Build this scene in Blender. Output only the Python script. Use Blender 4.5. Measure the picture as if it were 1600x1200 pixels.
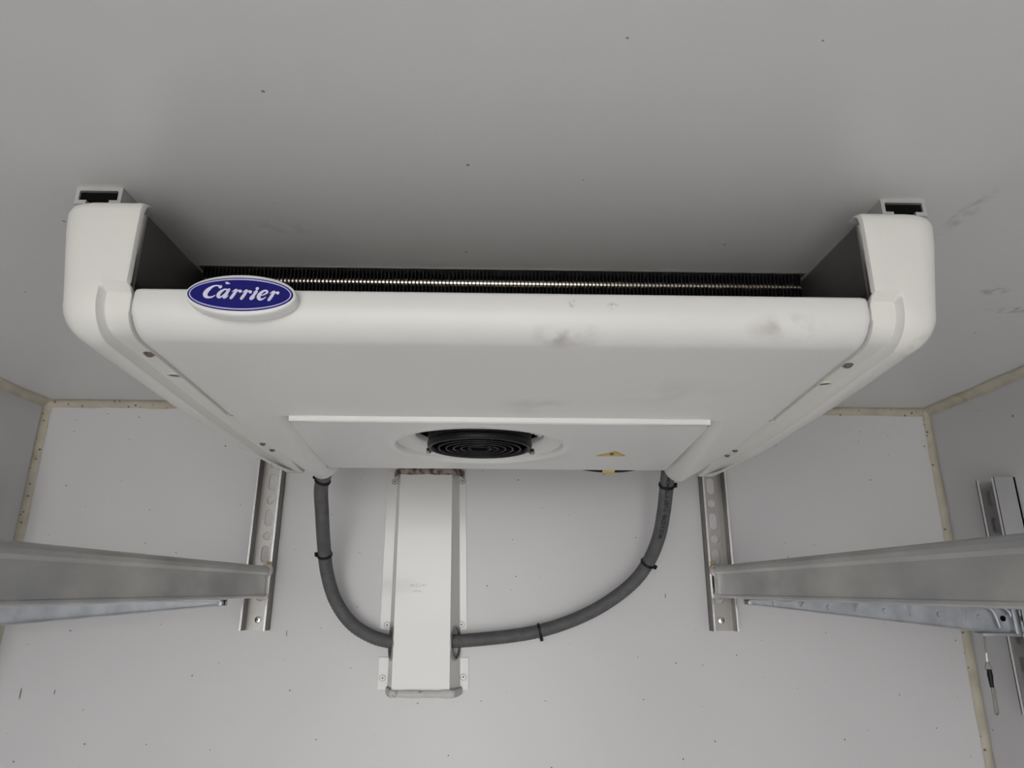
import bpy, bmesh, math, random
from math import sin, cos, pi, sqrt, atan2, radians
from mathutils import Vector, Matrix

for o in list(bpy.data.objects):
    bpy.data.objects.remove(o)
S = bpy.context.scene
C = S.collection

# ------------------------------------------------------------------ camera
CAM = Vector((0.0211, -1.3263, 1.6399))
YAW, PITCH, ROLL, FPX = 0.01567, 0.29759, 0.00609, 1046.8
fw = Vector((sin(YAW)*cos(PITCH), cos(YAW)*cos(PITCH), sin(PITCH)))
r0 = Vector((cos(YAW), -sin(YAW), 0)); u0 = r0.cross(fw)
rt = cos(ROLL)*r0 + sin(ROLL)*u0; up = -sin(ROLL)*r0 + cos(ROLL)*u0
cd = bpy.data.cameras.new('camera')
cd.sensor_fit = 'HORIZONTAL'; cd.sensor_width = 36; cd.lens = FPX/1600*36; cd.clip_start = 0.01
cam = bpy.data.objects.new('camera', cd); C.objects.link(cam)
m = Matrix((rt, up, -fw)).transposed().to_4x4(); m.translation = CAM
cam.matrix_world = m
S.camera = cam

# ------------------------------------------------------------------ light: overcast daylight through the open rear doors
W = bpy.data.worlds.new('World'); S.world = W; W.use_nodes = True
bg = W.node_tree.nodes['Background']
bg.inputs['Color'].default_value = (0.985, 0.985, 0.99, 1); bg.inputs['Strength'].default_value = 1.0
S.view_settings.view_transform = 'Standard'; S.view_settings.look = 'None'
S.view_settings.gamma = 1; S.view_settings.use_curve_mapping = False
S.view_settings.exposure = 2.27
REAR = -3.0
sd = bpy.data.lights.new('sun', 'SUN'); sd.energy = 2.2; sd.angle = radians(6); sd.color = (1, .96, .9)
so = bpy.data.objects.new('sun', sd); C.objects.link(so)
so.rotation_euler = Vector((-.62, -.25, -.74)).to_track_quat('-Z', 'Y').to_euler()     # from the front right, lights the yard behind the truck
pl = bpy.data.lights.new('rear_door_portal', 'AREA'); pl.shape = 'RECTANGLE'; pl.size = 1.3; pl.size_y = 2.0
pl.cycles.is_portal = True
po = bpy.data.objects.new('rear_door_portal', pl); C.objects.link(po)
po.location = (-.25, REAR, 1.0); po.rotation_euler = (radians(90), 0, 0)   # faces +y, into the box

# ------------------------------------------------------------------ materials
def mat(name, col, rough=.5, metal=0., var=0., vscale=8., bump=0., bscale=200., spec=.5, coat=0., stretch=(1, 1, 1),
        dots=None, plane='xz', smudges=(), dirt=None, rvar=0.):
    M = bpy.data.materials.new(name); M.use_nodes = True
    nt = M.node_tree; N = nt.nodes; L = nt.links
    b = N['Principled BSDF']
    b.inputs['Roughness'].default_value = rough; b.inputs['Metallic'].default_value = metal
    b.inputs['Specular IOR Level'].default_value = spec; b.inputs['Coat Weight'].default_value = coat
    tc = N.new('ShaderNodeTexCoord'); mp = N.new('ShaderNodeMapping')
    mp.inputs['Scale'].default_value = stretch
    L.new(tc.outputs['Object'], mp.inputs['Vector'])
    def noise(scale, detail=4, src=None):
        n = N.new('ShaderNodeTexNoise'); n.inputs['Scale'].default_value = scale; n.inputs['Detail'].default_value = detail
        L.new(src or mp.outputs['Vector'], n.inputs['Vector']); return n.outputs['Fac']
    def ramp(fac, lo, hi):
        r = N.new('ShaderNodeMapRange'); r.inputs['From Min'].default_value = lo; r.inputs['From Max'].default_value = hi
        L.new(fac, r.inputs['Value']); return r.outputs['Result']
    def mul(a, c):
        q = N.new('ShaderNodeMath'); q.operation = 'MULTIPLY'
        for i, v in enumerate((a, c)):
            if isinstance(v, (int, float)): q.inputs[i].default_value = v
            else: L.new(v, q.inputs[i])
        return q.outputs[0]
    def mix(fac, A, B):
        q = N.new('ShaderNodeMix'); q.data_type = 'RGBA'
        if isinstance(fac, (int, float)): q.inputs['Factor'].default_value = fac
        else: L.new(fac, q.inputs['Factor'])
        for s, v in ((6, A), (7, B)):
            if isinstance(v, tuple): q.inputs[s].default_value = v[:3] + (1,)
            else: L.new(v, q.inputs[s])
        return q.outputs[2]
    cur = tuple(col)
    if var:
        d = tuple(max(0, c*(1-var)) for c in col); h = tuple(min(1, c*(1+var)) for c in col)
        cur = mix(ramp(noise(vscale), .3, .7), d, h)
    if dirt:                       # (colour, scale, low, high): blotches
        cur = mix(ramp(noise(dirt[1], 6), dirt[2], dirt[3]), cur, dirt[0])
    if dots:                       # (colour, scale, radius): sparse specks
        v = N.new('ShaderNodeTexVoronoi'); v.inputs['Scale'].default_value = dots[1]
        v.voronoi_dimensions = '2D'
        sp = N.new('ShaderNodeSeparateXYZ'); cb = N.new('ShaderNodeCombineXYZ'); L.new(tc.outputs['Object'], sp.inputs[0])
        for i, ch in enumerate(plane): L.new(sp.outputs['xyz'.index(ch)], cb.inputs[i])
        L.new(cb.outputs[0], v.inputs['Vector'])
        sx = N.new('ShaderNodeSeparateColor'); L.new(v.outputs['Color'], sx.inputs['Color'])
        rr = mul(ramp(sx.outputs[0], .35, 1.0), dots[2])
        q = N.new('ShaderNodeMath'); q.operation = 'LESS_THAN'
        L.new(v.outputs['Distance'], q.inputs[0]); L.new(rr, q.inputs[1])
        cur = mix(mul(q.outputs[0], .85), cur, dots[0])
    for (cx, rad, colr, amt, ns) in smudges:
        a = N.new('ShaderNodeVectorMath'); a.operation = 'SUBTRACT'; L.new(tc.outputs['Object'], a.inputs[0]); a.inputs[1].default_value = cx
        d = N.new('ShaderNodeVectorMath'); d.operation = 'DIVIDE'; L.new(a.outputs[0], d.inputs[0]); d.inputs[1].default_value = rad
        l = N.new('ShaderNodeVectorMath'); l.operation = 'LENGTH'; L.new(d.outputs[0], l.inputs[0])
        f = mul(ramp(l.outputs['Value'], 1., .2), ramp(noise(ns, 5, tc.outputs['Object']), .42, .68)) if ns else ramp(l.outputs['Value'], 1., .8)
        cur = mix(mul(f, amt), cur, colr)
    if isinstance(cur, tuple): b.inputs['Base Color'].default_value = cur[:3] + (1,)
    else: L.new(cur, b.inputs['Base Color'])
    if rvar:
        r = N.new('ShaderNodeMapRange'); r.inputs['To Min'].default_value = max(.05, rough-rvar); r.inputs['To Max'].default_value = rough+rvar
        L.new(noise(vscale*1.7), r.inputs['Value']); L.new(r.outputs['Result'], b.inputs['Roughness'])
    if bump:
        bp = N.new('ShaderNodeBump'); bp.inputs['Strength'].default_value = bump; bp.inputs['Distance'].default_value = .002
        L.new(noise(bscale, 2), bp.inputs['Height']); L.new(bp.outputs['Normal'], b.inputs['Normal'])
    return M

ROOT = Vector((0.022, -0.5, 1.80))          # base of the cooling unit
def rel(x, y, z): return (x-ROOT.x, y-ROOT.y, z-ROOT.z)
SPECK = (.05, .035, .03)
M_wall = mat('white_grp_wall', (.66, .652, .658), .33, var=.02, vscale=2.5, bump=.05, bscale=25, dots=(SPECK, 17, .026), smudges=[((-.836, 0, 1.456), (.0016, .1, .011), SPECK, .8, 0), ((-.776, 0, 1.459), (.0012, .1, .005), SPECK, .8, 0), ((-.372, 0, 1.56), (.0012, .1, .006), (.2, .1, .07), .8, 0), ((.335, 0, 1.63), (.001, .1, .005), SPECK, .8, 0)])
M_ceil = mat('white_grp_ceiling', (.70, .695, .69), .36, var=.02, vscale=2, bump=.05, bscale=18, dots=((.25, .18, .14), 7, .013), plane='xy',
             smudges=[((.70, -.512, 2), (.04, .012, .1), (.1, .06, .04), .9, 60), ((.637, -.57, 2), (.022, .012, .1), (.15, .09, .07), .9, 80),
                      ((.48, -.75, 2), (.012, .05, .1), (.3, .27, .25), .7, 60), ((-.21, -.70, 2), (.06, .02, .1), (.4, .38, .36), .3, 70)])
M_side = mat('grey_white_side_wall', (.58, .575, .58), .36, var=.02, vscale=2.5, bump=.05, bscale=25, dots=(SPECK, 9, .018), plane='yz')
M_floor = mat('grey_floor', (.58, .58, .575), .6, var=.1, vscale=6, bump=.3, bscale=120)
M_seal = mat('cream_sealant', (.50, .46, .375), .6, var=.12, vscale=30, bump=.4, bscale=90, dots=((.10, .06, .04), 75, .17),
             dirt=((.33, .25, .17), 22, .58, .78))
M_plastic = mat('white_plastic', (.76, .755, .735), .38, var=.015, vscale=5, bump=.04, bscale=160,
                smudges=[(rel(.075, -.795, 1.846), (.035, .03, .015), (.33, .31, .29), .8, 45), (rel(.265, -.80, 1.855), (.04, .03, .014), (.4, .38, .35), .7, 45),
                         (rel(.08, -.805, 1.874), (.004, .02, .006), (.1, .28, .22), .9, 250), (rel(.115, -.805, 1.872), (.006, .02, .004), (.1, .28, .22), .9, 220),
                         (rel(.2, -.66, 1.83), (.09, .06, .03), (.6, .58, .56), .4, 25), (rel(.06, -.62, 1.83), (.05, .04, .03), (.5, .48, .46), .5, 30)])
M_cover = mat('cream_white_plastic', (.76, .755, .715), .42, var=.02, vscale=6, bump=.05, bscale=180,
              smudges=[(rel(.385, -.775, 1.853), (.02, .02, .018), (.22, .17, .12), .95, 70), (rel(.383, -.60, 1.85), (.02, .12, .03), (.5, .47, .42), .6, 50)])
M_black = mat('black_plastic', (.007, .007, .008), .45, spec=.3)
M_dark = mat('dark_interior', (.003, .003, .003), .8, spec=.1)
M_fin = mat('dark_coil_fins', (.012, .012, .013), .5, metal=.2, spec=.3)
M_tube = mat('bright_coil_tube', (.75, .66, .58), .25, metal=1)
M_alu = mat('grey_aluminium', (.50, .495, .475), .42, metal=.55, var=.16, vscale=16, stretch=(1, .5, 1), bump=.06, bscale=60, rvar=.07,
            dirt=((.33, .34, .37), 7, .50, .66))
M_plate = mat('dull_aluminium_plate', (.30, .295, .285), .45, metal=.8, var=.05, vscale=20)
M_rail = mat('extruded_aluminium_rail', (.62, .61, .60), .45, metal=.6, var=.04, vscale=30)
M_zinc = mat('cast_zinc', (.46, .485, .515), .42, metal=.6, var=.14, vscale=35, bump=.15, bscale=120, rvar=.08)
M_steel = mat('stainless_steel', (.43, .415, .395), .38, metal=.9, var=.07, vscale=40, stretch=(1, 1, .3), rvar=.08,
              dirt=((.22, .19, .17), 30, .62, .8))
M_steeld = mat('dark_and_shaded_steel', (.20, .19, .18), .42, metal=.85, var=.2, vscale=40, stretch=(1, 1, .3))  # darker steel: shade on the track flanges put into the colour; also pin wire
M_bright = mat('polished_steel', (.75, .75, .76), .18, metal=1)
M_screw = mat('tarnished_screw', (.20, .16, .15), .4, metal=.7, var=.3, vscale=300)
M_conduit = mat('grey_conduit', (.10, .10, .103), .62, var=.14, vscale=60, bump=.1, bscale=200)
M_print = mat('black_print', (.01, .01, .012), .6)
M_duct = mat('gloss_white_painted_steel', (.72, .72, .705), .16, var=.01, vscale=6, coat=.3, bump=.05, bscale=14,
             smudges=[((-.010, -.05, .184), (.018, .05, .004), (.06, .06, .06), 1.0, 220), ((-.012, -.05, .174), (.014, .05, .003), (.3, .3, .3), .7, 160)])
M_bead = mat('grey_white_sealant', (.58, .57, .55), .5, var=.08, vscale=60, bump=.4, bscale=120, dirt=((.2, .17, .15), 60, .58, .72))
M_brown = mat('brown_stained_sealant', (.30, .25, .22), .6, var=.3, vscale=90, bump=.5, bscale=140, dirt=((.07, .035, .03), 70, .45, .6))
M_blue = mat('badge_blue', (.005, .004, .15), .5, spec=.3)
M_lav = mat('badge_white_print', (.70, .69, .86), .4)
M_lavd = mat('badge_ring_print', (.50, .49, .80), .4)
M_yellow = mat('yellow_label', (.72, .52, .12), .5)
M_tan = mat('tan_rubber', (.42, .30, .13), .6)
M_ground = mat('asphalt_yard', (.47, .465, .455), .9, var=.12, vscale=2)
M_white2 = mat('white_plug', (.68, .66, .58), .5)

# ------------------------------------------------------------------ mesh helpers
class MB:
    def __init__(s): s.v = []; s.f = []
    def add(s, v, f):
        o = len(s.v); s.v += [tuple(p) for p in v]; s.f += [tuple(i+o for i in q) for q in f]; return s
    def box(s, x0, x1, y0, y1, z0, z1):
        v = [(x, y, z) for x in (x0, x1) for y in (y0, y1) for z in (z0, z1)]
        return s.add(v, [(0, 1, 3, 2), (4, 6, 7, 5), (0, 4, 5, 1), (2, 3, 7, 6), (0, 2, 6, 4), (1, 5, 7, 3)])
    def grid(s, rows, closed=False):
        n = len(rows[0]); v = [p for r in rows for p in r]; f = []
        for i in range(len(rows)-1):
            for j in range(n if closed else n-1):
                k = (j+1) % n
                f.append((i*n+j, i*n+k, (i+1)*n+k, (i+1)*n+j))
        return s.add(v, f)
    def loft(s, rows):               # closed sections with end caps
        n = len(rows[0]); o = len(s.v); s.grid(rows, True)
        s.f.append(tuple(o+i for i in reversed(range(n)))); s.f.append(tuple(o+(len(rows)-1)*n+i for i in range(n))); return s
    def tube(s, pts, r, seg=14, caps=True, rfun=None):
        pts = [Vector(p) for p in pts]; rows = []; n0 = None
        for i, p in enumerate(pts):
            t = (pts[min(i+1, len(pts)-1)] - pts[max(i-1, 0)]).normalized()
            if n0 is None:
                n0 = t.orthogonal().normalized()
            n0 = (n0 - t*n0.dot(t)).normalized(); b = t.cross(n0)
            rr = rfun(i) if rfun else r
            rows.append([p + (n0*cos(2*pi*k/seg) + b*sin(2*pi*k/seg))*rr for k in range(seg)])
        return s.loft(rows) if caps else s.grid(rows, True)
    def cyl(s, p, axis, r, h, seg=20, r2=None):
        p = Vector(p); a = Vector(axis).normalized()
        n = a.orthogonal().normalized(); b = a.cross(n); r2 = r if r2 is None else r2
        return s.loft([[p + a*t + (n*cos(2*pi*k/seg)+b*sin(2*pi*k/seg))*q for k in range(seg)] for t, q in ((0, r), (h, r2))])
    def ring(s, p, axis, R, r, seg=40, sub=8, arc=2*pi, ex=1., start=0.):
        p = Vector(p); a = Vector(axis).normalized(); n = a.orthogonal().normalized(); b = a.cross(n); rows = []
        full = abs(arc-2*pi) < 1e-6; cnt = seg if full else seg+1
        for i in range(cnt):
            th = start+arc*i/seg; d = n*cos(th)+b*sin(th)
            rows.append([p + d*(R + r*cos(2*pi*k/sub)) + a*(r*sin(2*pi*k/sub)*ex) for k in range(sub)])
        if full: rows.append(rows[0])
        return s.grid(rows, True)

def build(name, mb, mt, parent=None, smooth=True, bevel=0., bseg=2, angle=35):
    off = parent_loc(parent)
    me = bpy.data.meshes.new(name)
    me.from_pydata([tuple(Vector(v)-off) for v in mb.v], [], mb.f); me.update()
    bm = bmesh.new(); bm.from_mesh(me)
    bmesh.ops.remove_doubles(bm, verts=bm.verts, dist=1e-6)
    bmesh.ops.recalc_face_normals(bm, faces=bm.faces)
    if bevel:
        es = [e for e in bm.edges if len(e.link_faces) == 2 and e.calc_face_angle() > radians(30)]
        bmesh.ops.bevel(bm, geom=es, offset=bevel, segments=bseg, affect='EDGES', profile=.5)
    if smooth:
        for f in bm.faces: f.smooth = True
        for e in bm.edges:
            if len(e.link_faces) == 2 and e.calc_face_angle() > radians(angle): e.smooth = False
    bm.to_mesh(me); bm.free()
    me.materials.append(mt)
    o = bpy.data.objects.new(name, me); C.objects.link(o)
    if parent: o.parent = parent
    return o
def parent_loc(p):
    v = Vector((0, 0, 0))
    while p is not None: v += p.location; p = p.parent
    return v
def tag(o, label=None, cat=None, group=None, kind=None):
    if label: o['label'] = label
    if cat: o['category'] = cat
    if group: o['group'] = group
    if kind: o['kind'] = kind
    return o
def thing(name, label, cat, loc, group=None):
    o = bpy.data.objects.new(name, None); o.empty_display_size = .05; C.objects.link(o); o.location = loc
    return tag(o, label, cat, group)
def struct(name, mb, mt, label, **k):
    return tag(build(name, mb, mt, **k), label, None, None, 'structure')
def inst(src, parent, loc):                      # alike part: shares mesh data
    o = bpy.data.objects.new(src.name.split('.')[0], src.data); C.objects.link(o); o.parent = parent; o.location = loc; return o
def crom(P, n=8):                                # Catmull-Rom through tuples of any length
    out = []
    for i in range(len(P)-1):
        p0, p1, p2, p3 = P[max(i-1, 0)], P[i], P[i+1], P[min(i+2, len(P)-1)]
        for k in range(n):
            t = k/n
            out.append(tuple(.5*((2*b)+(c-a)*t+(2*a-5*b+4*c-d)*t*t+(3*b-a-3*c+d)*t**3) for a, b, c, d in zip(p0, p1, p2, p3)))
    out.append(tuple(P[-1])); return out
def lerp(a, b, t): return a+(b-a)*t
def interp(x, T):                                # piecewise linear, T = [(x, ...), ...]
    if x <= T[0][0]: return T[0][1:]
    for a, b in zip(T, T[1:]):
        if x <= b[0]:
            t = (x-a[0])/(b[0]-a[0]); return tuple(lerp(p, q, t) for p, q in zip(a[1:], b[1:]))
    return T[-1][1:]

def holed_plate(mb, cells, thick, fr):
    """cells: (u0,u1,v0,v1, hole outline [(u,v)..] or None); fr(u,v,d) -> point, d = depth into the plate."""
    for (u0, u1, v0, v1, hole) in cells:
        if hole is None:
            P = [(u0, v0), (u1, v0), (u1, v1), (u0, v1)]
            v = [fr(a, b, 0) for a, b in P]+[fr(a, b, thick) for a, b in P]
            mb.add(v, [(0, 1, 2, 3), (7, 6, 5, 4), (0, 4, 5, 1), (2, 6, 7, 3), (1, 5, 6, 2), (3, 7, 4, 0)])
            continue
        n = len(hole); cu = sum(h[0] for h in hole)/n; cv = sum(h[1] for h in hole)/n
        out = []
        for (hu, hv) in hole:
            du, dv = hu-cu, hv-cv; t = 1e9
            if du > 1e-9: t = min(t, (u1-cu)/du)
            if du < -1e-9: t = min(t, (u0-cu)/du)
            if dv > 1e-9: t = min(t, (v1-cv)/dv)
            if dv < -1e-9: t = min(t, (v0-cv)/dv)
            out.append([cu+du*t, cv+dv*t])
        for (a, b) in ((u0, v0), (u1, v0), (u1, v1), (u0, v1)):      # nearest outline point snaps to each corner
            k = min(range(n), key=lambda i: (out[i][0]-a)**2+(out[i][1]-b)**2); out[k] = [a, b]
        v = [fr(*p, 0) for p in out]+[fr(*p, 0) for p in hole]+[fr(*p, thick) for p in hole]+[fr(*p, thick) for p in out]
        f = []
        for i in range(n):
            j = (i+1) % n
            f += [(i, j, n+j, n+i), (n+i, n+j, 2*n+j, 2*n+i), (2*n+i, 2*n+j, 3*n+j, 3*n+i), (3*n+i, 3*n+j, j, i)]
        mb.add(v, f)
def slot(cu, cv, w, h, n=24):                    # stadium outline, long axis v
    r = w/2; k = max(0, h/2-r); out = []
    for i in range(n):
        a = 2*pi*(i+.5)/n; out.append((cu+r*cos(a), cv+r*sin(a)+(k if sin(a) > 0 else -k)))
    return out

# ------------------------------------------------------------------ the box body (setting)
HW, H = .9, 2.0
struct('wall_back', MB().box(-HW-.06, HW+.06, 0, .06, -.06, H+.06), M_wall, 'white glossy front bulkhead wall of the cargo box')
struct('wall_left', MB().box(-HW-.06, -HW, REAR, 0, -.06, H+.06), M_side, 'white side wall on the left of the cargo box')
struct('wall_right', MB().box(HW, HW+.06, REAR, 0, -.06, H+.06), M_side, 'white side wall on the right of the cargo box')
struct('ceiling', MB().box(-HW, HW, REAR, 0, H, H+.06), M_ceil, 'white panel ceiling of the cargo box')
struct('floor', MB().box(-HW, HW, REAR, 0, -.06, 0), M_floor, 'grey floor of the cargo box')
struct('daylight_blocker_1', MB().box(.40, HW+.06, REAR-.05, REAR-.001, -.06, H+.06), M_side, 'added white panel behind the viewer narrowing the daylight opening')  # added unseen panel, narrows the rear opening to skew the daylight
struct('ground', MB().box(-30, 30, -60, 20, -1.05, -.95), M_ground, 'grey yard ground outside the open rear doors')

def fillet(name, A, B, d1, d2, w, label, seed):
    """cove bead of sealant along A-B, reaching w along the two wall directions d1, d2"""
    rnd = random.Random(seed); A, B, d1, d2 = map(Vector, (A, B, d1, d2)); n = 60; rows = []
    for i in range(n+1):
        p = A.lerp(B, i/n); w1 = w*(1+rnd.uniform(-.10, .10)); w2 = w*(1+rnd.uniform(-.10, .10))
        r = [p - d1*.001 - d2*.001]
        for k in range(7):
            a = pi/2*k/6; r.append(p + d1*(w1*(1-sin(a))) + d2*(w2*(1-cos(a))) + (d1+d2)*.0008)
        rows.append(r)
    return struct(name, MB().loft(rows), M_seal, label)
fillet('trim_1', (-HW, 0, H), (HW, 0, H), (0, -1, 0), (0, 0, -1), .013, 'cream sealant bead between the end wall and the ceiling', 1)
fillet('trim_2', (-HW, 0, H), (-HW, 0, 0), (0, -1, 0), (1, 0, 0), .0105, 'cream sealant bead down the left rear corner', 2)
fillet('trim_3', (HW, 0, H), (HW, 0, 0), (0, -1, 0), (-1, 0, 0), .0105, 'cream sealant bead down the right rear corner', 3)
fillet('trim_4', (-HW, 0, H), (-HW, REAR, H), (1, 0, 0), (0, 0, -1), .014, 'cream sealant bead between the left wall and the ceiling', 4)
fillet('trim_5', (HW, 0, H), (HW, REAR, H), (-1, 0, 0), (0, 0, -1), .014, 'cream sealant bead between the right wall and the ceiling', 5)

# ------------------------------------------------------------------ ceiling rails (aluminium C-channels)
UX = ROOT.x
def ceiling_rail(side, label):
    xo = UX + side*.3815; hw = .0215; t = .0035; y0, y1 = -.770, -.12; zb = H-.0175
    root = thing('ceiling_rail', label, 'rail', (xo, -.45, zb), 'aluminium channels that carry the cooling unit')
    lip = .011
    P = [(-hw, H), (hw, H), (hw, zb), (hw-lip, zb), (hw-lip, zb+.004), (hw-t, zb+.004), (hw-t, H-t-.001), (hw-t-.001, H-t),
         (-hw+t+.001, H-t), (-hw+t, H-t-.001), (-hw+t, zb+.004), (-hw+lip, zb+.004), (-hw+lip, zb), (-hw, zb)]
    build('channel', MB().loft([[(xo+a, y, z) for a, z in P] for y in (y0, y1)]), M_rail, root, smooth=False)
    build('channel_shade', MB().box(xo-.0175, xo+.0175, y0+.0015, y1-.02, zb+.0045, H-.005), M_dark, root, smooth=False)  # dark fill: shade inside the hollow channel put into the colour
    return root
ceiling_rail(-1, 'open-ended aluminium channel rail on the ceiling above the left end cover')
ceiling_rail(1, 'open-ended aluminium channel rail on the ceiling above the right end cover')

# ------------------------------------------------------------------ the cooling unit
unit = thing('cooling_unit', 'white ceiling-mounted cooling unit with blue oval badge and round fan', 'cooling unit', ROOT)
HP = .3165                                             # half width of the drain pan
# pan profile: rolled front lip, front face, curved nose, underside
nose = [(-.772-.028*cos(a), 1.869-.026*sin(a)) for a in [pi/2*k/10 for k in range(11)]]
prof = [(-.786, 1.868), (-.788, 1.880), (-.7905, 1.8835), (-.7945, 1.8845), (-.798, 1.8835), (-.7995, 1.881)] + nose + \
       [(-.74, 1.8412), (-.70, 1.8384), (-.66, 1.8356), (-.62, 1.8328), (-.60, 1.8314), (-.573, 1.829)]
xs = [-HP, -HP+.001, -HP+.003, -HP+.008] + [-.27+.54*k/18 for k in range(19)] + [HP-.008, HP-.003, HP-.001, HP]
pan = MB(); rows = []
for (y, z) in prof:
    r = []
    for x in xs:
        e = max(0, abs(x)-(HP-.008))/.008; ins = .006*(1-sqrt(max(0, 1-e*e)))
        ny = -.7 if y < -.77 else 0
        r.append((UX+x, y+ins*(1 if y < -.775 else 0), z+ins*(1 if z < 1.86 else 0)))
    rows.append(r)
pan.grid(rows)
# side walls of the pan rising inside the covers
for sgn in (-1, 1):
    pan.grid([[(UX+sgn*HP, y, z) for y, z in prof[8:]], [(UX+sgn*HP, y+.004, max(z, 1.86)+.01) for y, z in prof[8:]]])
# drain gutters either side of the fan panel
def gut_z(y): return interp(y, [(-.573, 1.829), (-.45, 1.8225), (-.30, 1.8135), (-.225, 1.8105), (-.2, 1.8105)])[0]
for sgn in (-1, 1):
    rows = []
    ysamp = [-.573+.345*k/14 for k in range(15)] + [-.222, -.216, -.211, -.2075, -.2055, -.205]
    for y in ysamp:
        zb = gut_z(y); xi = interp(y, [(-.573, .257), (-.35, .272), (-.205, .276)])[0]; xw = interp(y, [(-.573, .016), (-.28, .006), (-.205, .008)])[0]
        hh = interp(y, [(-.573, .020), (-.28, .034)])[0]; xo_ = interp(y, [(-.573, HP), (-.555, HP-.0025), (-.33, HP-.0035), (-.205, .312)])[0]
        e = max(0, (y+.228)/.023); k = sqrt(max(0, 1-e*e))
        zc = zb + .022; sc = lambda a, z: (lerp((xi+xo_)/2, a, .5+.5*k), lerp(zc, z, k) if z < zc else z)
        ro = interp(y, [(-.573, .006), (-.555, .003), (-.45, .003), (-.27, .018)])[0]; ri = interp(y, [(-.573, .011), (-.40, .017), (-.27, .021)])[0]
        sec = [(xo_, zb+.04)] + [(xo_-ro+ro*cos(a), zb+ro*(1-sin(a))) for a in [pi/2*q/6 for q in range(7)]]
        sec += [(xi+ri-(xw+ri)*sin(a), zb+hh*(1-cos(a))) for a in [pi/2*q/12 for q in range(0, 13)]]
        rows.append([(UX+sgn*p[0], y, p[1]) for p in (sc(*q) for q in sec)])
    pan.grid(rows)
pan_o = build('drain_pan', pan, M_plastic, unit, angle=50)

# fan panel: front step, flat sheet with a raised ring, dish and hole
FX, FY = -.008, -.437; ZP = 1.8228
PX0, PX1, PY0, PY1 = -.223, .263, -.573, -.268
fp = MB(); n = 72
def outline_rect(a):
    d = (cos(a), sin(a)); t = 1e9
    wl = lambda y: interp(y, [(PY0, PX0), (PY1, -.2535)])[0]; wr = lambda y: interp(y, [(PY0, PX1), (PY1, .283)])[0]
    lo, hi = .02, .6
    for _ in range(40):
        m_ = (lo+hi)/2; x, y = FX+d[0]*m_, FY+d[1]*m_
        if PY0 <= y <= PY1 and wl(y) <= x <= wr(y): lo = m_
        else: hi = m_
    return (FX+d[0]*lo, FY+d[1]*lo)
corner_a = sorted(atan2(y-FY, x-FX) for x, y in ((PX0, PY0), (PX1, PY0), (-.2535, PY1), (.283, PY1)))
angs = [-pi+2*pi*k/n for k in range(n)]
for ca in corner_a:
    k = min(range(n), key=lambda i: abs(angs[i]-ca)); angs[k] = ca
ringsdef = [(.1285, 0), (.126, -.0008), (.114, -.0010), (.1115, .0008), (.1105, .0060), (.106, .0078), (.096, .0120), (.0875, .0145), (.086, .0165), (.086, .023)]
rows = [[(*outline_rect(a), ZP) for a in angs]]
rows.append([(lerp(FX, outline_rect(a)[0], .985), lerp(FY, outline_rect(a)[1], .985), ZP) for a in angs])
rows.append([((FX+.1295*cos(a))*.85+outline_rect(a)[0]*.15, (FY+.1295*sin(a))*.85+outline_rect(a)[1]*.15, ZP) for a in angs])
for R, dz in ringsdef: rows.append([(FX+R*cos(a), FY+R*sin(a), ZP+dz) for a in angs])
fp.grid(rows, True)
# front step (bright lip) and back edge
st = [(PY0-.0035, 1.8305), (PY0-.0032, ZP+.0022), (PY0-.0022, ZP+.0007), (PY0, ZP)]
fp.grid([[(x, y, z) for x in (PX0, PX0/2, 0, PX1/2, PX1)] for y, z in st])
for q in (0, 1):
    fp.grid([[((PX0, PX1)[q], PY0, z), ((-.2535, .283)[q], PY1, z)] for z in (ZP, ZP+.012)])
fp.grid([[(x, y, z) for x in (-.2535, -.1, .1, .283)] for y, z in ((PY1, ZP), (PY1+.003, ZP+.001), (PY1+.004, ZP+.004), (PY1+.004, ZP+.045))])
fpo = build('fan_panel', fp, M_plastic, unit, angle=55)

# the housing behind: dark interior box, roof, coil
inner = MB().box(UX-.328, UX+.328, -.56, -.275, 1.86, 1.985)
build('housing', inner, M_dark, unit, smooth=False)

# coil: fins and tubes (seen through the open front slot)
coil = build('coil', MB().box(UX-.353, UX+.353, -.598, -.562, 1.862, 1.9995), M_dark, unit, smooth=False)
fins = MB(); nf = 160
for k in range(nf):
    x = UX-.350+.700*k/(nf-1); fins.box(x-.0005, x+.0005, -.612, -.598, 1.864, 1.9975)
tag(build('fins', fins, M_fin, coil, smooth=False), 'dark thin coil fins', kind='stuff')
for z in (1.9845, 1.955, 1.93, 1.905, 1.88):
    build('tube', MB().tube([(UX-.351, -.6045, z), (UX+.351, -.6045, z)], .005, 16), M_tube, coil)
build('top_strip', MB().box(UX-.356, UX+.356, -.614, -.598, 1.9985, 1.9999), M_plate, unit, smooth=False)

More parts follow.
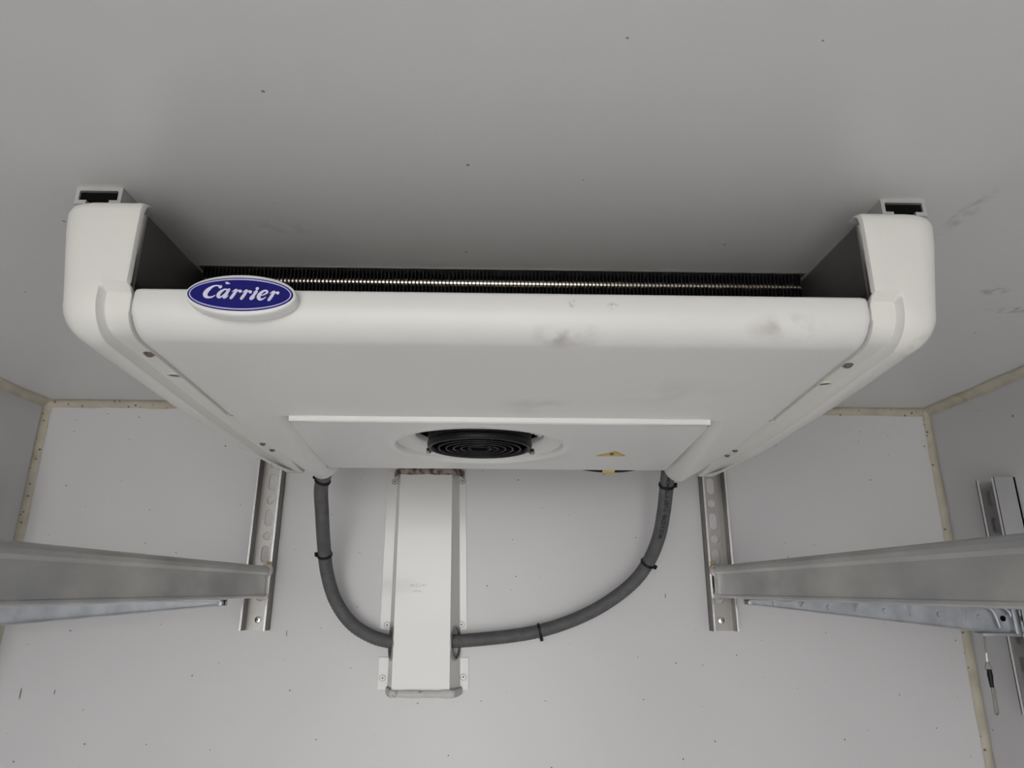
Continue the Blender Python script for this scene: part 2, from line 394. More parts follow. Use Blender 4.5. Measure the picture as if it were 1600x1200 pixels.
# side plates and end covers
def end_cover(s):
    path = [(-.786, 1.9685), (-.793, 1.9682), (-.798, 1.9665), (-.8015, 1.963), (-.803, 1.957)]
    path += [(-.8035, z) for z in (1.94, 1.92, 1.90, 1.888, 1.8845, 1.8815)]
    path += [(-.8035, 1.874)] + [(-.7685-.035*cos(a), 1.874-.034*sin(a)) for a in [pi/2*k/10 for k in range(1, 11)]]
    path += [(y, interp(y, [(-.7685, 1.840), (-.59, 1.828), (-.42, 1.820), (-.30, 1.819), (-.20, 1.8235)])[0]) for y in [-.75+.535*k/22 for k in range(23)]]
    path += [(-.207, 1.8235), (-.202, 1.827), (-.199, 1.833), (-.198, 1.842)]
    rows = []
    for i, (y, z) in enumerate(path):
        a = Vector(path[max(i-1, 0)]); b = Vector(path[min(i+1, len(path)-1)]); t = (b-a).normalized()
        nrm = Vector((-t[1], t[0]))                # towards the inside (back / up)
        if i < 11: nrm = Vector((1, 0))
        elif z < 1.86 and y > -.5: nrm = Vector((0, 1))
        rec = 0 if i <= 8 else (.009 if i >= 10 else .0045)
        if y > -.33: rec *= max(0, 1-(y+.33)/.1)
        tk = .006 if i < 11 else interp(y, [(-.8035, .012), (-.7685, .034)])[0]
        ao = interp(y, [(-.81, .378), (-.6, .381), (-.45, .379), (-.3, .368), (-.2, .350)])[0]
        ai = interp(y, [(-.81, .3185), (-.35, .3185), (-.2, .330)])[0]
        ai += .0008 if i < 9 else 0
        rb = interp(y, [(-.8035, .024), (-.76, .026), (-.5, .036), (-.3, .026), (-.2, .016)])[0]
        rd = interp(y, [(-.8035, .016), (-.7685, .028), (-.6, .030), (-.45, .026), (-.2, .02)])[0]
        if i < 12:
            ao += .013*min(1, (z-1.874)/.08) - (.017, .010, .0055, .002, .0005)[i] if i < 5 else .013*(z-1.874)/.08
            rb, rd = .024, .016
        sec = [(ai, tk), (ai, rec+.004), (ai+.0012, rec+.0012), (ai+.004, rec)]
        sec += [(ai+.012, rec), (ai+.0215, rec), (ai+.0222, rec*.92), (ai+.0245, rec*.08), (ai+.0262, 0)]
        sec += [(ao-rb+rb*sin(q), rd*(1-cos(q))) for q in [pi/2*k/8 for k in range(9)]] + [(ao, max(tk, rd+.012))]
        rows.append([(UX+s*a_, y+nrm[0]*d, z+nrm[1]*d) for a_, d in sec])
    mb = MB().grid(rows)
    n = len(rows[0])
    mb.f.append(tuple(range(n))); mb.f.append(tuple(len(rows)*n-1-i for i in range(n)))
    o = build('end_cover', mb, M_cover, unit, angle=38)
    return o
def plate(s):
    x0 = UX+s*.3595; mb = MB()
    mb.box(min(x0, x0+s*.003), max(x0, x0+s*.003), -.728, -.21, 1.858, 1.998)
    mb.box(min(x0, x0+s*.014), max(x0, x0+s*.014), -.726, -.22, 1.9205, 1.9235)
    build('gap_shade_box', MB().box(min(UX+s*.3635, UX+s*.370), max(UX+s*.3635, UX+s*.370), -.772, -.60, 1.868, 1.955), M_dark, unit, smooth=False)  # added dark box: shade in the hollow behind the cover
    p = build('side_plate', mb, M_plate, unit, smooth=False)
    tag(build('plate_edge', MB().box(x0-.0022, x0+.0022, -.7315, -.7280, 1.858, 1.9985), M_rail, p, smooth=False), 'pale front edge of the plate')
    return p
for s in (-1, 1):
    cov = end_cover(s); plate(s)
    lz = lambda y: interp(y, [(-.7685, 1.849), (-.59, 1.837), (-.42, 1.829), (-.33, 1.828), (-.3, 1.8245)])[0]
    ys = (-.735, -.418, -.378) if s < 0 else (-.727, -.403, -.369)
    for q, y in enumerate(ys):
        x = UX+s*.328; z = lz(y); sc = MB()
        rr = .0052 if q == 0 else .0042
        sc.cyl((x, y, z-.0006), (0, 0, 1), rr, .002, 20)
        sc.cyl((x, y, z-.0026), (0, 0, 1), rr*.55, .002, 6, rr*.9)
        tag(build('screw', sc, M_screw, cov), 'tarnished dark screw head')
    y = -.683 if s < 0 else -.679; z = lz(y); x = UX+s*.328
    tag(build('access_hole', MB().cyl((x, y, z-.0008), (0, 0, 1), .0055, .0015, 20), M_screw, cov), 'dark round hole with pale rim')
    build('hole_rim', MB().ring((x, y, z-.0006), (0, 0, 1), .0062, .0013, 28, 8), M_white2, cov)

# fan
fan = build('fan', MB().ring((FX, FY, ZP+.003), (0, 0, 1), .067, .0036, 56, 10, ex=1.6), M_black, unit)
shell = []
for R, z in ((.068, ZP+.001), (.070, ZP+.012), (.0695, ZP+.03), (.065, ZP+.03), (.0655, ZP+.004)):
    shell.append([(FX+R*cos(2*pi*k/48), FY+R*sin(2*pi*k/48), z) for k in range(48)])
build('shroud', MB().grid(shell, True), M_black, fan)
build('back_disc', MB().cyl((FX, FY, ZP+.034), (0, 0, 1), .084, .003, 40), M_dark, fan)
for R in (.015, .025, .035, .045, .055):
    build('grille_ring', MB().ring((FX, FY, ZP-.002), (0, 0, 1), R, .0011, 48, 6), M_black, fan)
for k in range(4):
    a = (radians(26), radians(154), radians(225), radians(315))[k]
    build('grille_rib', MB().tube([(FX+.012*cos(a), FY+.012*sin(a), ZP-.0012), (FX+.067*cos(a), FY+.067*sin(a), ZP+.001)], .0013, 8), M_black, fan)
    tip = .0815; d = Vector((cos(a), sin(a), 0)); pr = Vector((-sin(a), cos(a), 0)); c0 = Vector((FX, FY, ZP+.003 if k < 2 else ZP+.014))
    ear = MB().loft([[c0+d*R+pr*w+Vector((0, 0, h)) for w, h in ((-ww, -.002), (ww, -.002), (ww, .002), (-ww, .002))] for R, ww in ((.066, .008), (tip-.004, .006), (tip, .004))])
    e = build('mounting_ear', ear, M_black, fan, smooth=False)
    if k < 2: tag(build('clip', MB().cyl(c0+d*(tip-.001)+Vector((0, 0, -.005)), (0, 0, 1), .0034, .004, 14), M_steel, fan), 'small steel clip')
build('hub', MB().cyl((FX, FY, ZP+.002), (0, 0, 1), .0125, .018, 32, .018), M_dark, fan)
for k in range(7):
    a = 2*pi*k/7; rows = []
    for R in (.018, .035, .052, .067):
        tw = radians(38-18*(R-.018)/.05); w = .011+.1*(R-.018)*.12
        d = Vector((cos(a+R*5), sin(a+R*5), 0)); pr = Vector((-sin(a+R*5), cos(a+R*5), 0)); c0 = Vector((FX, FY, ZP+.016))+d*R
        rows.append([c0+pr*(cos(tw)*w*q)+Vector((0, 0, sin(tw)*w*q+h)) for q, h in ((-1, 0), (1, 0), (1, .0012), (-1, .0012))])
    build('fan_blade', MB().loft(rows), M_black, fan)
# steel terminal seen through the gap beside the fan
tb = MB()
for q, (dx, dy, w) in enumerate(((.0715, -.034, .004), (.0765, -.026, .0035), (.0805, -.016, .003))):
    tb.box(FX+dx-w, FX+dx+w, FY+dy-.006, FY+dy+.006, ZP+.0125, ZP+.022)
tag(build('terminal_block', tb, M_rail, unit, bevel=.001), 'grey metal terminal in the gap beside the fan')

# warning label (triangle with a flash mark)
wl = MB(); z = ZP-.0004
T = [(.156, -.386), (.1985, -.388), (.178, -.421)]
wl.loft([[(x, y, zz) for x, y in T] for zz in (z, ZP+.0002)])
lab = tag(build('warning_label', wl, M_yellow, unit, smooth=False), 'yellow triangular warning sticker beside the fan')
cx = sum(p[0] for p in T)/3; cy = sum(p[1] for p in T)/3
def tri_band(T, k0, k1): return [[(cx+(x-cx)*k, cy+(y-cy)*k, z-.0002) for x, y in T] for k in (k0, k1)]
build('border', MB().grid(tri_band(T, .86, .94), True), M_print, lab, smooth=False)
build('flash', MB().add([(cx-.004, cy-.010, z-.0002), (cx+.002, cy-.010, z-.0002), (cx-.0005, cy-.002, z-.0002), (cx+.0035, cy-.002, z-.0002), (cx-.002, cy+.009, z-.0002), (cx-.0005, cy+.001, z-.0002), (cx-.0045, cy+.001, z-.0002)],
      [(0, 1, 2, 6), (2, 3, 5, 6), (5, 3, 4)]), M_print, lab, smooth=False)

# badge -------------------------------------------------------------------
BX, BZ, BY = -.1968, 1.8728, -.8125
ba, bb = .0437, .0158                                  # half axes of the blue field
bd = Vector((BX, BY, BZ)); bu = Vector((1, 0, -.018)).normalized(); bv = Vector((0, .10, 1)).normalized(); bn = bu.cross(bv).normalized()
if bn.y > 0: bn = -bn
def bp(u, v, d): return bd + bu*u + bv*v + bn*d
def ell(a, b, d, n=64): return [bp(a*cos(2*pi*k/n), b*sin(2*pi*k/n), d) for k in range(n)]
badge = build('badge', MB().loft([ell(ba+.0018, bb+.0030, -.0125), ell(ba+.0024, bb+.0036, -.003), ell(ba+.0020, bb+.0032, -.0008), ell(ba+.0012, bb+.0022, 0)]), M_plastic, unit, angle=50)
tag(badge, 'oval white badge with blue field')
build('blue_field', MB().loft([ell(ba, bb, -.0004), ell(ba, bb, .0004)]), M_blue, badge, smooth=False)
build('white_ring', MB().grid([ell(ba*.968, bb*.935, .0006), ell(ba*.945, bb*.855, .0006)], True), M_lavd, badge, smooth=False)
def bmap(X, Y): return ((X-805)/725*ba, -((Y-345)-(X-805)*.020)/245*bb)
def stroke(mb, pts, d=.0007):
    P = crom(pts, 6); L_, R_ = [], []
    for i, (x, y, w) in enumerate(P):
        a, b = P[max(i-1, 0)], P[min(i+1, len(P)-1)]; t = Vector((b[0]-a[0], b[1]-a[1])).normalized(); nx, ny = -t.y, t.x
        L_.append(bp(*bmap(x+nx*w/2, y+ny*w/2), d)); R_.append(bp(*bmap(x-nx*w/2, y-ny*w/2), d))
    mb.grid([L_, R_])
    for (x, y, w) in (P[0], P[-1]): blob(mb, x, y, w/2, d)
def blob(mb, x, y, r, d=.00075):
    mb.add([bp(*bmap(x+r*cos(2*pi*k/16), y+r*sin(2*pi*k/16)), d) for k in range(16)], [tuple(range(16))])
def letter(strokes, blobs=()):
    mb = MB()
    for k, s in enumerate(strokes): stroke(mb, s, .0007+.00002*k)
    for k, (x, y, r) in enumerate(blobs): blob(mb, x, y, r, .0009+.00002*k)
    build('letter', mb, M_lav, badge, smooth=False)
letter([[(505, 232, 26), (455, 224, 20), (400, 246, 36), (350, 298, 60), (330, 345, 66), (345, 383, 50), (385, 400, 30), (430, 393, 22), (466, 368, 12)]], [(518, 244, 25)])
letter([[(635, 292, 26), (585, 280, 26), (530, 320, 46), (510, 365, 50), (525, 395, 38), (560, 385, 22), (610, 325, 14)], [(642, 282, 38), (618, 340, 46), (596, 390, 48), (615, 398, 26), (645, 372, 12)]])
for dx, dy, bx, by in ((0, 0, 801, 306), (143, 7, 942, 316), (520, 22, 1317, 326)):
    letter([[(690+dx, 312+dy, 8), (720+dx, 290+dy, 20), (743+dx, 288+dy, 36), (722+dx, 345+dy, 45), (692+dx, 402+dy, 44)], [(722+dx, 345+dy, 10), (752+dx, 305+dy, 18), (785+dx, 294+dy, 26), (bx, by, 34)]], [(bx, by, 23)])
letter([[(985, 318, 8), (1008, 302, 20), (1024, 306, 36), (992, 362, 44), (964, 408, 46), (985, 414, 24), (1012, 388, 10)]], [(1028, 264, 23)])
letter([[(1078, 368, 12), (1130, 352, 18), (1170, 320, 30), (1160, 295, 26), (1122, 296, 30), (1080, 335, 48), (1064, 382, 54), (1085, 420, 38), (1125, 416, 22), (1160, 388, 12)]])
chip = MB().add([bp(*bmap(x, y), .0008) for x, y in ((570, 172), (600, 166), (650, 198), (590, 204))], [(0, 1, 2, 3)])
tag(build('paint_chip', chip, M_lav, badge, smooth=False), 'white chip above the first letter')

# ------------------------------------------------------------------ duct cover on the end wall
DUX, DUZ = -.118, 1.462
duct = thing('duct_cover', 'glossy white hat-section duct cover riveted to wall below fan', 'duct cover', (DUX, 0, DUZ))
dz1 = 1.862
def dx_(z): return interp(z, [(1.46, .006), (1.862, 0)])[0]
body = MB(); D = .046; t = .0015
fr_front = lambda u, v, d: (DUX+dx_(v)+u, -D+d, v)
UB = {-1: lambda z: interp(z, [(1.46, -.069), (1.862, -.066)])[0], 1: lambda z: interp(z, [(1.46, .064), (1.862, .057)])[0]}
UF = {-1: lambda z: interp(z, [(1.46, -.0545), (1.862, -.0535)])[0], 1: lambda z: interp(z, [(1.46, .047), (1.862, .0455)])[0]}
fr_front = lambda u, v, d: (DUX+dx_(v)+UF[-1 if u < 0 else 1](v), -D+d, v)
holed_plate(body, [(-.052, .050, DUZ+.004, dz1, None)], t, fr_front)
cz = 1.546
for s in (-1, 1):
    def fr_side(u, v, d, s=s):       # u: 0 at the front edge, 1 at the wall
        return (DUX+dx_(v)+lerp(UF[s](v), UB[s](v), u)-s*d, lerp(-D+.0004, -.001, u), v)
    hole = [(.50+.45*cos(2*pi*(k+.5)/28), cz+.028*sin(2*pi*(k+.5)/28)) for k in range(28)]
    holed_plate(body, [(0, 1, DUZ+.004, cz-.034, None), (0, 1, cz-.034, cz+.034, hole), (0, 1, cz+.034, dz1, None)], t, fr_side)
build('body', body, M_duct, duct, smooth=False)
for s in (-1, 1):
    pts = []
    for k in range(33):
        a = 2*pi*k/32; u = .50+.46*cos(a); v = cz+.028*sin(a)
        pts.append((DUX+dx_(v)+lerp(UF[s](v), UB[s](v), u), lerp(-D, -.001, u), v))
    tag(build('edge_trim', MB().tube(pts, .0026, 8), M_steel, duct), 'steel edging around the conduit opening')
    # mounting flanges: long upper one and short lower tab
    for za, zb, e in ((cz+.022, dz1, .0185 if s < 0 else .0125), (DUZ+.003, cz-.026, .0175 if s < 0 else .015)):
        f = MB()
        f.loft([[(DUX+dx_(z)+UB[s](z)+s*x, y, z) for x, y in ((-.001, -.0022), (e, -.0022), (e, 0), (-.001, 0))] for z in (za, zb)])
        build('flange', f, M_duct, duct, bevel=.0004, bseg=1)
rv = MB().cyl((0, 0, 0), (0, -1, 0), .0052, .0012, 22, .0046); rv.cyl((0, -.0012, 0), (0, -1, 0), .0030, .0009, 16, .0022)
rv_hole = MB().cyl((0, -.002, 0), (0, -1, 0), .0014, .0004, 10)
rv_src = None
for (x, z) in ((-.188, 1.842), (-.0545, 1.844), (-.187, 1.5755), (-.0495, 1.577), (-.190, 1.485), (-.0435, 1.487)):
    loc = Vector((x, -.0022, z))-Vector((DUX, 0, DUZ))
    if rv_src is None:
        rv_src = build('rivet', rv, M_rail); rv_src.parent = duct; rv_src.location = loc
        ring_src = build('rivet_ring', MB().cyl((0, .0004, 0), (0, -1, 0), .0058, .001, 22), M_screw); ring_src.parent = rv_src
        cap_src = build('rivet_core', rv_hole, M_print); cap_src.parent = rv_src
    else:
        r = inst(rv_src, duct, loc); inst(cap_src, r, (0, 0, 0)); inst(ring_src, r, (0, 0, 0))
def bead(z0, z1, mt, lab, name='sealant_bead', out=.004, zz=0):
    P = [(-.070, -.001), (-.0665, -.018), (-.058, -.040), (-.050, -.048), (0, -.049), (.048, -.048), (.056, -.040), (.063, -.018), (.066, -.001)]
    P = crom(P, 4); rnd = random.Random(int(z0*1000)); rows = []
    for i, (x, y) in enumerate(P):
        j = 1+rnd.uniform(-.15, .15)
        h = (z1-z0)/2*j; c = Vector((DUX+dx_(z0)+x, y, (z0+z1)/2+zz*abs(x)/.066)); n_ = Vector((x/.07*.4, -1, 0)).normalized()
        rows.append([c + n_*(out*cos(a)) + Vector((0, 0, h*sin(a))) for a in [2*pi*k/10 for k in range(10)]])
    tag(build(name, MB().loft(rows), mt, duct), lab)
bead(DUZ-.004, DUZ+.009, M_bead, 'dirty white sealant bead along the bottom end')
bead(dz1-.013, dz1+.001, M_brown, 'brown stained sealant along the top end')
build('end_cap', MB().loft([[(DUX+dx_(DUZ)+x, y, z) for x, y in ((-.067, -.001), (-.052, -.045), (.050, -.045), (.063, -.001))] for z in (DUZ, DUZ+.004)]), M_duct, duct, smooth=False)

# ------------------------------------------------------------------ conduits
def conduit(name, pts, label, ties, r=.0118, text=None):
    P = crom(pts, 26); root = thing(name, label, 'conduit', P[-1], 'grey flexible conduits below the cooling unit')
    cum = [0]
    for a, b in zip(P, P[1:]): cum.append(cum[-1]+(Vector(b)-Vector(a)).length)
    # resample for even spiral ribs
    N = int(cum[-1]/.0016); Q = []; j = 0
    for i in range(N+1):
        s = cum[-1]*i/N
        while j < len(cum)-2 and cum[j+1] < s: j += 1
        t_ = (s-cum[j])/max(1e-9, cum[j+1]-cum[j]); Q.append(Vector(P[j]).lerp(Vector(P[j+1]), t_))
    build('hose', MB().tube(Q, r, 22, True, rfun=lambda i: r*(1-.055*max(0, cos(2*pi*i*.0016/.0064))**4)), M_conduit, root, angle=80)
    for s in ties:
        i = max(1, min(len(Q)-2, int(s*len(Q)))); p = Q[i]; t_ = (Q[i+1]-Q[i-1]).normalized()
        tie = MB(); tie.ring(p, t_, r+.0009, .0012, 32, 6, ex=2.2)
        hd = t_.cross(Vector((0, -1, 0))).normalized(); side = -1 if p.x < UX else 1
        c0 = p + hd*(r+.003)*(-1 if hd.x*side > 0 else 1)*-1*side*side
        tie.cyl(c0-t_*.003, t_, .0034, .006, 8)
        tie.tube([c0+Vector((0, -.002, 0)), c0+Vector((0, -.007, .002))+t_*.001], .0016, 6)
        tag(build('cable_tie', tie, M_black, root), 'black cable tie')
    if text:
        cu = bpy.data.curves.new('printing', 'FONT'); cu.body = text; cu.size = .0086; cu.space_character = 1.05; cu.offset = .0003
        to = bpy.data.objects.new('printing_tmp', cu); C.objects.link(to)
        dg = bpy.context.evaluated_depsgraph_get(); me = to.evaluated_get(dg).to_mesh()
        vs = [v.co.copy() for v in me.vertices]; fs = [tuple(p.vertices) for p in me.polygons]
        to.evaluated_get(dg).to_mesh_clear(); bpy.data.objects.remove(to); bpy.data.curves.remove(cu)
        s0 = .134; out = []
        for v in vs:                                # x runs back up the hose, y around it
            s = min(max((s0-v.x)/.0016, 1), len(Q)-2); i = int(s); p = Q[i].lerp(Q[i+1], s-i); t_ = (Q[i+1]-Q[i-1]).normalized()
            f_ = Vector((0, -1, 0)); f_ = (f_-t_*f_.dot(t_)).normalized(); b_ = t_.cross(f_).normalized()
            if b_.x > 0: b_ = -b_
            a = (v.y-.0035)/r+.15
            out.append(p + (f_*cos(a)+b_*sin(a))*(r+.0003))
        mb = MB().add(out, fs)
        tag(build('printing', mb, M_print, root, smooth=False), 'black printed lettering along the hose')
    return root
conduit('conduit', [(-.268, -.212, 1.832)] + [(-0.2817, -0.1900, 1.8042), (-0.2873, -0.1500, 1.7659), (-0.2908, -0.1050, 1.7149), (-0.2896, -0.0700, 1.6666), (-0.2759, -0.0480, 1.6193), (-0.2478, -0.0360, 1.5807), (-0.2105, -0.0300, 1.5577), (-0.1734, -0.0270, 1.5479), (-0.1410, -0.0260, 1.5447)],
        'grey flexible conduit curving from left gutter into duct side', (.06, .42))
conduit('conduit', [(.302, -.212, 1.832)] + [(0.3021, -0.1900, 1.8037), (0.3039, -0.1550, 1.7699), (0.3018, -0.1150, 1.7294), (0.2875, -0.0800, 1.6867), (0.2592, -0.0550, 1.6490), (0.2078, -0.0380, 1.6118), (0.1494, -0.0300, 1.5846), (0.0886, -0.0270, 1.5666), (0.0210, -0.0250, 1.5563), (-0.0579, -0.0250, 1.5494), (-0.0834, -0.0250, 1.5482)],
        'grey printed conduit curving from right gutter into duct side', (.045, .32, .71), text='MCO 5 CO08 · B UIEB IBT8 MEM')

# black cable with yellow band drooping behind the rear edge
cab = thing('sagging_cable', 'black cable with yellow band sagging behind the white rear edge', 'cable', (.2, -.22, 1.83))
cpts = crom([(.10, -.235, 1.850), (.135, -.23, 1.838), (.165, -.225, 1.8318), (.197, -.222, 1.8300), (.23, -.222, 1.8315), (.26, -.225, 1.838), (.29, -.235, 1.850)], 8)
build('cable', MB().tube(cpts, .0036, 10), M_black, cab)
build('band', MB().tube([p for p in cpts if .187 < p[0] < .212], .0042, 12), M_yellow, cab)

# ------------------------------------------------------------------ slotted wall tracks
def track_mesh(w, dep, z0, z1, holes, fr, t=.003, lip=.005):
    """slotted base plate and two flanges; fr(a, d, z): a across, d out of the wall"""
    base = MB(); cells = []; edges = [z0]
    hs = sorted(holes)
    for i, (c, hw_, hh) in enumerate(hs):
        lo = edges[-1]; nxt = hs[i+1] if i+1 < len(hs) else None
        top = (c+hh/2 + nxt[0]-nxt[2]/2)/2 if nxt else c+hh/2+.006
        bot = c-hh/2-.006
        if bot > lo+1e-4: cells.append((-w/2, w/2, lo, bot, None)); lo = bot
        cells.append((-w/2, w/2, lo, top, slot(0, c, hw_, hh, 32))); edges.append(top)
    cells.append((-w/2, w/2, edges[-1], z1, None))
    holed_plate(base, cells, t, lambda u, v, d: fr(u, t-d, v))
    fl = []
    for s in (-1, 1):
        m_ = MB()
        sec = [(s*w/2, 0), (s*w/2, dep), (s*(w/2-.0022), dep), (s*(w/2-.0022), t), (s*(w/2-.0022), 0)]
        m_.loft([[fr(a, d, z) for a, d in sec[:4]] for z in (z0, z1)])
        fl.append(m_)
    return base, fl
def wall_track(x, z0, label):
    root = thing('wall_track', label, 'wall track', (x, 0, z0), 'slotted steel tracks on the end wall')
    fr = lambda a, d, z: (x+a, -d-.0003, z)
    holes = []
    zc = 1.838
    for k in range(5):
        holes.append((zc-.0685*k, .0155, .032)); holes.append((zc-.0685*k-.0345, .0155, .0155))
    holes = [h for h in holes if h[0] > z0+.045]
    holes += [(zc+.0345, .0155, .0155), (zc+.0685, .0155, .032), (zc+.103, .0155, .0155)]
    base, fl = track_mesh(.046, .029, z0, 1.982, holes, fr)
    build('base_plate', base, M_steel, root, smooth=False)
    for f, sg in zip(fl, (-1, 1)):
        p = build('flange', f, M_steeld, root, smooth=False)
        build('flange_edge_glint', MB().loft([[fr(sg*a, d, z) for a, d in ((.0232, .0285), (.0232, .0302), (.0202, .0302), (.0202, .0285))] for z in (z0, 1.982)]), M_bright, p, smooth=False)  # bright strip: door light on the flange tip put into the colour
    rb = MB().cyl((x, -.003, z0+.018), (0, -1, 0), .0072, .0014, 24, .0066); rb.cyl((x, -.0044, z0+.018), (0, -1, 0), .0060, .0014, 24, .0032)
    r = build('rivet', rb, M_bright, root)
    build('rivet_core', MB().cyl((x, -.0056, z0+.018), (0, -1, 0), .0016, .0006, 10), M_print, r)
    return root
wall_track(-.4265, 1.5655, 'slotted steel track on end wall holding the left shelf beam')
wall_track(.4370, 1.5685, 'slotted steel track on end wall holding the right shelf beam')

# ------------------------------------------------------------------ shelf beams along the aisle
def shelf_beam(s, x, z0, z1, label):
    ya, yb = -.034, -2.3; root = thing('shelf_beam', label, 'shelf beam', (x, -1.1, z0), 'aluminium shelf beams along the aisle')
    # section: u towards the wall (away from the aisle), v up
    h = z1-z0
    sec = [(.000+.0055*(1-cos(a)) if False else .0, 0) for a in ()]
    top = [(.0045-.0075*cos(a), h-.0075+.0075*sin(a)) for a in [pi*k/10-pi/2*.75 for k in range(11)]]
    sec = [(.006, .0), (.001, .0004), (-.0012, .0022), (-.0012, .0050), (.0004, .0062), (.0006, .008), (.0006, h*.5), (.0006, h-.0155)]
    sec += [(-.0002, h-.0142), (-.0028, h-.0112), (-.0030, h-.0060), (-.0012, h-.0020), (.003, h), (.022, h), (.022, h-.003), (.0065, h-.004), (.0062, .004), (.022, .003), (.022, 0)]
    build('profile', MB().loft([[(x-s*(-1)*u if False else x+s*u, y, z0+v) for u, v in sec] for y in (ya, -.6, -1.2, yb)]), M_alu, root, angle=25)
    # end hook plate: follows the profile and hooks into the track
    hk = [(-.0065, h), (-.0085, h-.004), (-.0085, h-.0120), (-.0065, h-.0150), (-.0025, h-.0180), (-.0015, h-.022), (-.0022, .010), (-.0045, .006), (-.0045, -.001), (.001, -.0035), (.009, -.0035), (.012, .004), (.012, h-.002), (.010, h+.003), (-.002, h+.003)]
    build('end_hook', MB().loft([[(x+s*u, y, z0+v) for u, v in hk] for y in (ya+.004, ya-.0005)]), M_steel, root, bevel=.0006, bseg=1)
    build('hook_tongue', MB().box(x+s*.004-.0025, x+s*.004+.0025, ya+.004, -.0045, z0+.018, z0+.040), M_steel, root, smooth=False)
    build('rubber_stop', MB().box(min(x-s*.005, x+s*.004), max(x-s*.005, x+s*.004), ya-.001, ya+.007, z1+.0035, z1+.0085), M_tan, root, bevel=.0012)
    return root
shelf_beam(-1, -.4075, 1.6225, 1.6785, 'grey aluminium shelf beam running along the aisle on the left')
shelf_beam(1, .4215, 1.6275, 1.6840, 'grey aluminium shelf beam running along the aisle on the right')

# ------------------------------------------------------------------ posts on the side walls
def side_post(s, label):
    y = -.176; z0, z1 = 1.452, 1.829
    root = thing('wall_post', label, 'wall post', (s*HW, y, z0), 'slotted steel posts on the side walls')
    fr = lambda a, d, z: (s*(HW-.0003-d), y+a, z)
    holes = [(1.80-.046*k, .012, .026) for k in range(8)]
    base, fl = track_mesh(.046, .036, z0, z1, holes, fr)
    build('base_plate', base, M_steel, root, smooth=False)
    for f in fl: build('flange', f, M_bright, root, smooth=False)
    for q in (-1, 1):
        build('return_lip', MB().loft([[fr(q*a, d, z) for a, d in ((.0229, .0335), (.0229, .036), (.016, .036), (.016, .0335))] for z in (z0, z1)]), M_bright, root, smooth=False)
    return root
side_post(1, 'bright steel slotted post on right wall carrying the ribbed bracket')
side_post(-1, 'steel slotted post on left wall carrying the smooth bracket')

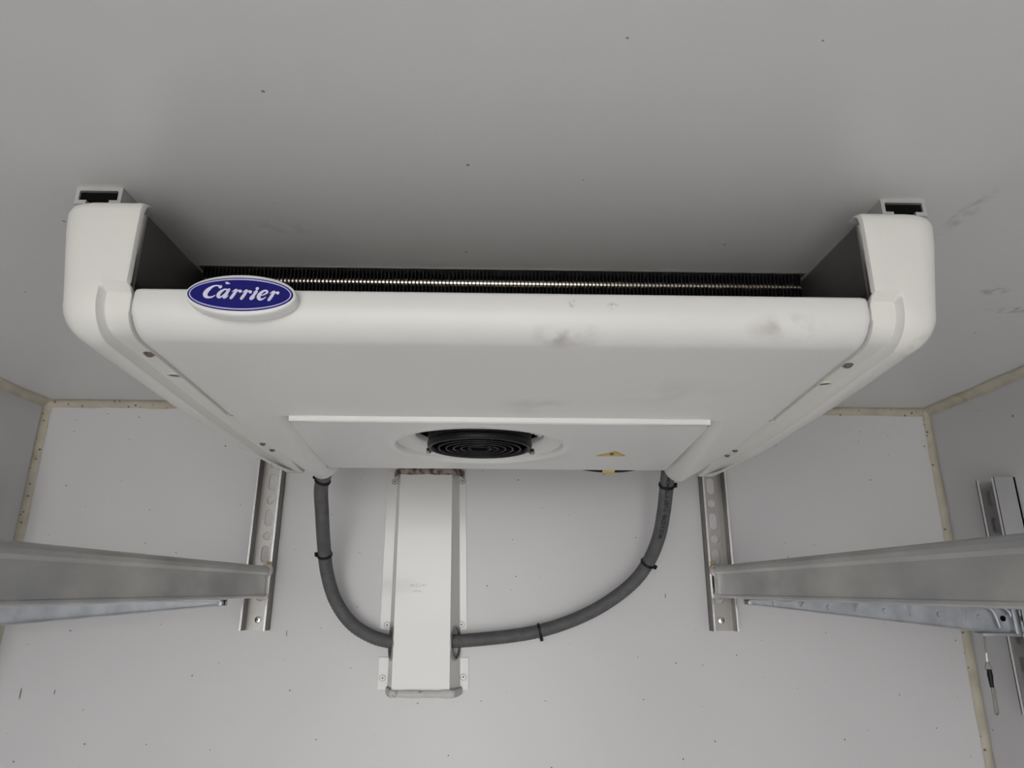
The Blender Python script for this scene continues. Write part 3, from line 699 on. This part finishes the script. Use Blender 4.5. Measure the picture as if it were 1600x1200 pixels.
# ------------------------------------------------------------------ shelf brackets (zinc castings across under the beams)
def bracket(s, x0, x1, zt0, zb0, zt1, zb1, label, ribbed):
    y = -.172; root = thing('shelf_bracket', label, 'bracket', (s*x1, y, zb1), 'cast brackets below the shelf beams')
    X = lambda u: s*lerp(x0, x1, u); top = lambda u: lerp(zt0, zt1, u); bot = lambda u: lerp(zb0, zb1, u)
    web = MB(); n = 12
    web.loft([[(X(u), y-.002, bot(u)), (X(u), y-.002, top(u)), (X(u), y+.003, top(u)), (X(u), y+.003, bot(u))] for u in [k/n for k in range(n+1)]])
    b = build('web', web, M_zinc, root, smooth=False)
    for nm, zf, th in (('top_flange', top, -.003), ('bottom_flange', bot, .0022)):
        dep = .016 if nm == 'top_flange' else (.005 if ribbed else .010)
        build(nm, MB().loft([[(X(u), y-dep, zf(u)), (X(u), y-dep, zf(u)+th), (X(u), y+.012, zf(u)+th), (X(u), y+.012, zf(u))] for u in [k/n for k in range(n+1)]]), M_zinc, root, bevel=.0007, bseg=1)
    tip = MB().box(min(X(0), X(.018)), max(X(0), X(.018)), y-.011, y+.012, bot(0), top(0)); build('tip', tip, M_zinc, root, bevel=.001, bseg=2)
    if ribbed:
        for u in (.20, .405, .612, .818):
            x = X(u); zt, zb = top(u)-.003, lerp(top(u), bot(u), .62+.1*u)
            rib = MB().add([(x-s*.0035, y-.002, zt), (x+s*.009, y-.002, zt), (x+s*.0005, y-.002, zb), (x-s*.0035, y-.018, zt), (x+s*.0008, y-.018, zt), (x, y-.005, zb)],
                           [(0, 2, 1), (3, 4, 5), (0, 3, 5, 2), (1, 2, 5, 4), (0, 1, 4, 3)])
            build('rib', rib, M_zinc, root, smooth=False)
        for u in (.105, .31, .52, .725, .875):
            build('boss', MB().cyl((X(u), y-.002, lerp(top(u), bot(u), .5)), (0, -1, 0), .0042, .0022, 18, .0036), M_zinc, root)
        arch = crom([(X(.845), y-.006, top(.845)-.004), (X(.895), y-.007, top(.9)-.005), (X(.925), y-.007, top(.93)-.014), (X(.94), y-.006, bot(.94)+.010)], 8)
        build('arch_rib', MB().tube(arch, .003, 8), M_zinc, root)
        build('root_rib', MB().tube(crom([(X(.955), y-.008, top(.96)-.004), (X(.985), y-.008, top(.98)-.016), (X(1.0), y-.008, bot(1)+.004)], 8), .003, 8), M_zinc, root)
        build('bolt_hole', MB().cyl((X(.965), y-.0022, lerp(top(1), bot(1), .48)), (0, -1, 0), .0046, .0008, 18), M_dark, root)
        build('foot', MB().box(X(.86), X(1.0), y-.014, y+.012, bot(1)-.0005, bot(1)+.005), M_zinc, root, bevel=.002)
    build('root_block', MB().box(min(X(.985), X(1.02)), max(X(.985), X(1.02)), y-.014, y+.014, bot(1)-.001, top(1)), M_zinc, root, bevel=.002)
    return root
bracket(1, .4275, .864, 1.6265, 1.6185, 1.6235, 1.5725, 'ribbed cast zinc bracket under the right shelf beam with hanging pin', True)
bracket(-1, .4265, .864, 1.6215, 1.6120, 1.6200, 1.5715, 'smooth tapered zinc bracket under the left shelf beam', False)

# ------------------------------------------------------------------ locking pin on its wire
lock = thing('lock_pin', 'small locking pin hanging on a wire from the ribbed bracket', 'lock pin', (0.8097, -0.1720, 1.4545))
build('wire', MB().tube([(0.8154, -0.1720, 1.5813), (0.8127, -0.1720, 1.5626), (0.8117, -0.1720, 1.5451)], .0009, 8), M_steeld, lock)
build('ferrule', MB().tube([(0.8116, -0.1720, 1.5461), (0.8105, -0.1720, 1.5326)], .0022, 10), M_rail, lock)
loop = crom([(0.8104, -0.1720, 1.5335), (0.8070, -0.1720, 1.5268), (0.8063, -0.1720, 1.5211), (0.8105, -0.1720, 1.5187), (0.8157, -0.1720, 1.5211), (0.8153, -0.1720, 1.5268), (0.8115, -0.1720, 1.5335)], 5)
build('loop', MB().tube(loop, .0009, 8), M_steeld, lock)
build('swivel', MB().tube([(0.8115, -0.1720, 1.5211), (0.8113, -0.1720, 1.5125), (0.8108, -0.1720, 1.4945)], .0038, 12, rfun=lambda i: (.0036, .0042, .0028)[i]), M_black, lock)
pin = crom([(0.8105, -0.1720, 1.4983), (0.8097, -0.1720, 1.4795), (0.8086, -0.1720, 1.4591), (0.8098, -0.1720, 1.4550), (0.8126, -0.1720, 1.4564), (0.8134, -0.1720, 1.4628), (0.8138, -0.1720, 1.4796), (0.8136, -0.1720, 1.4983)], 5)
build('pin_wire', MB().tube(pin, .0012, 8), M_steeld, lock)
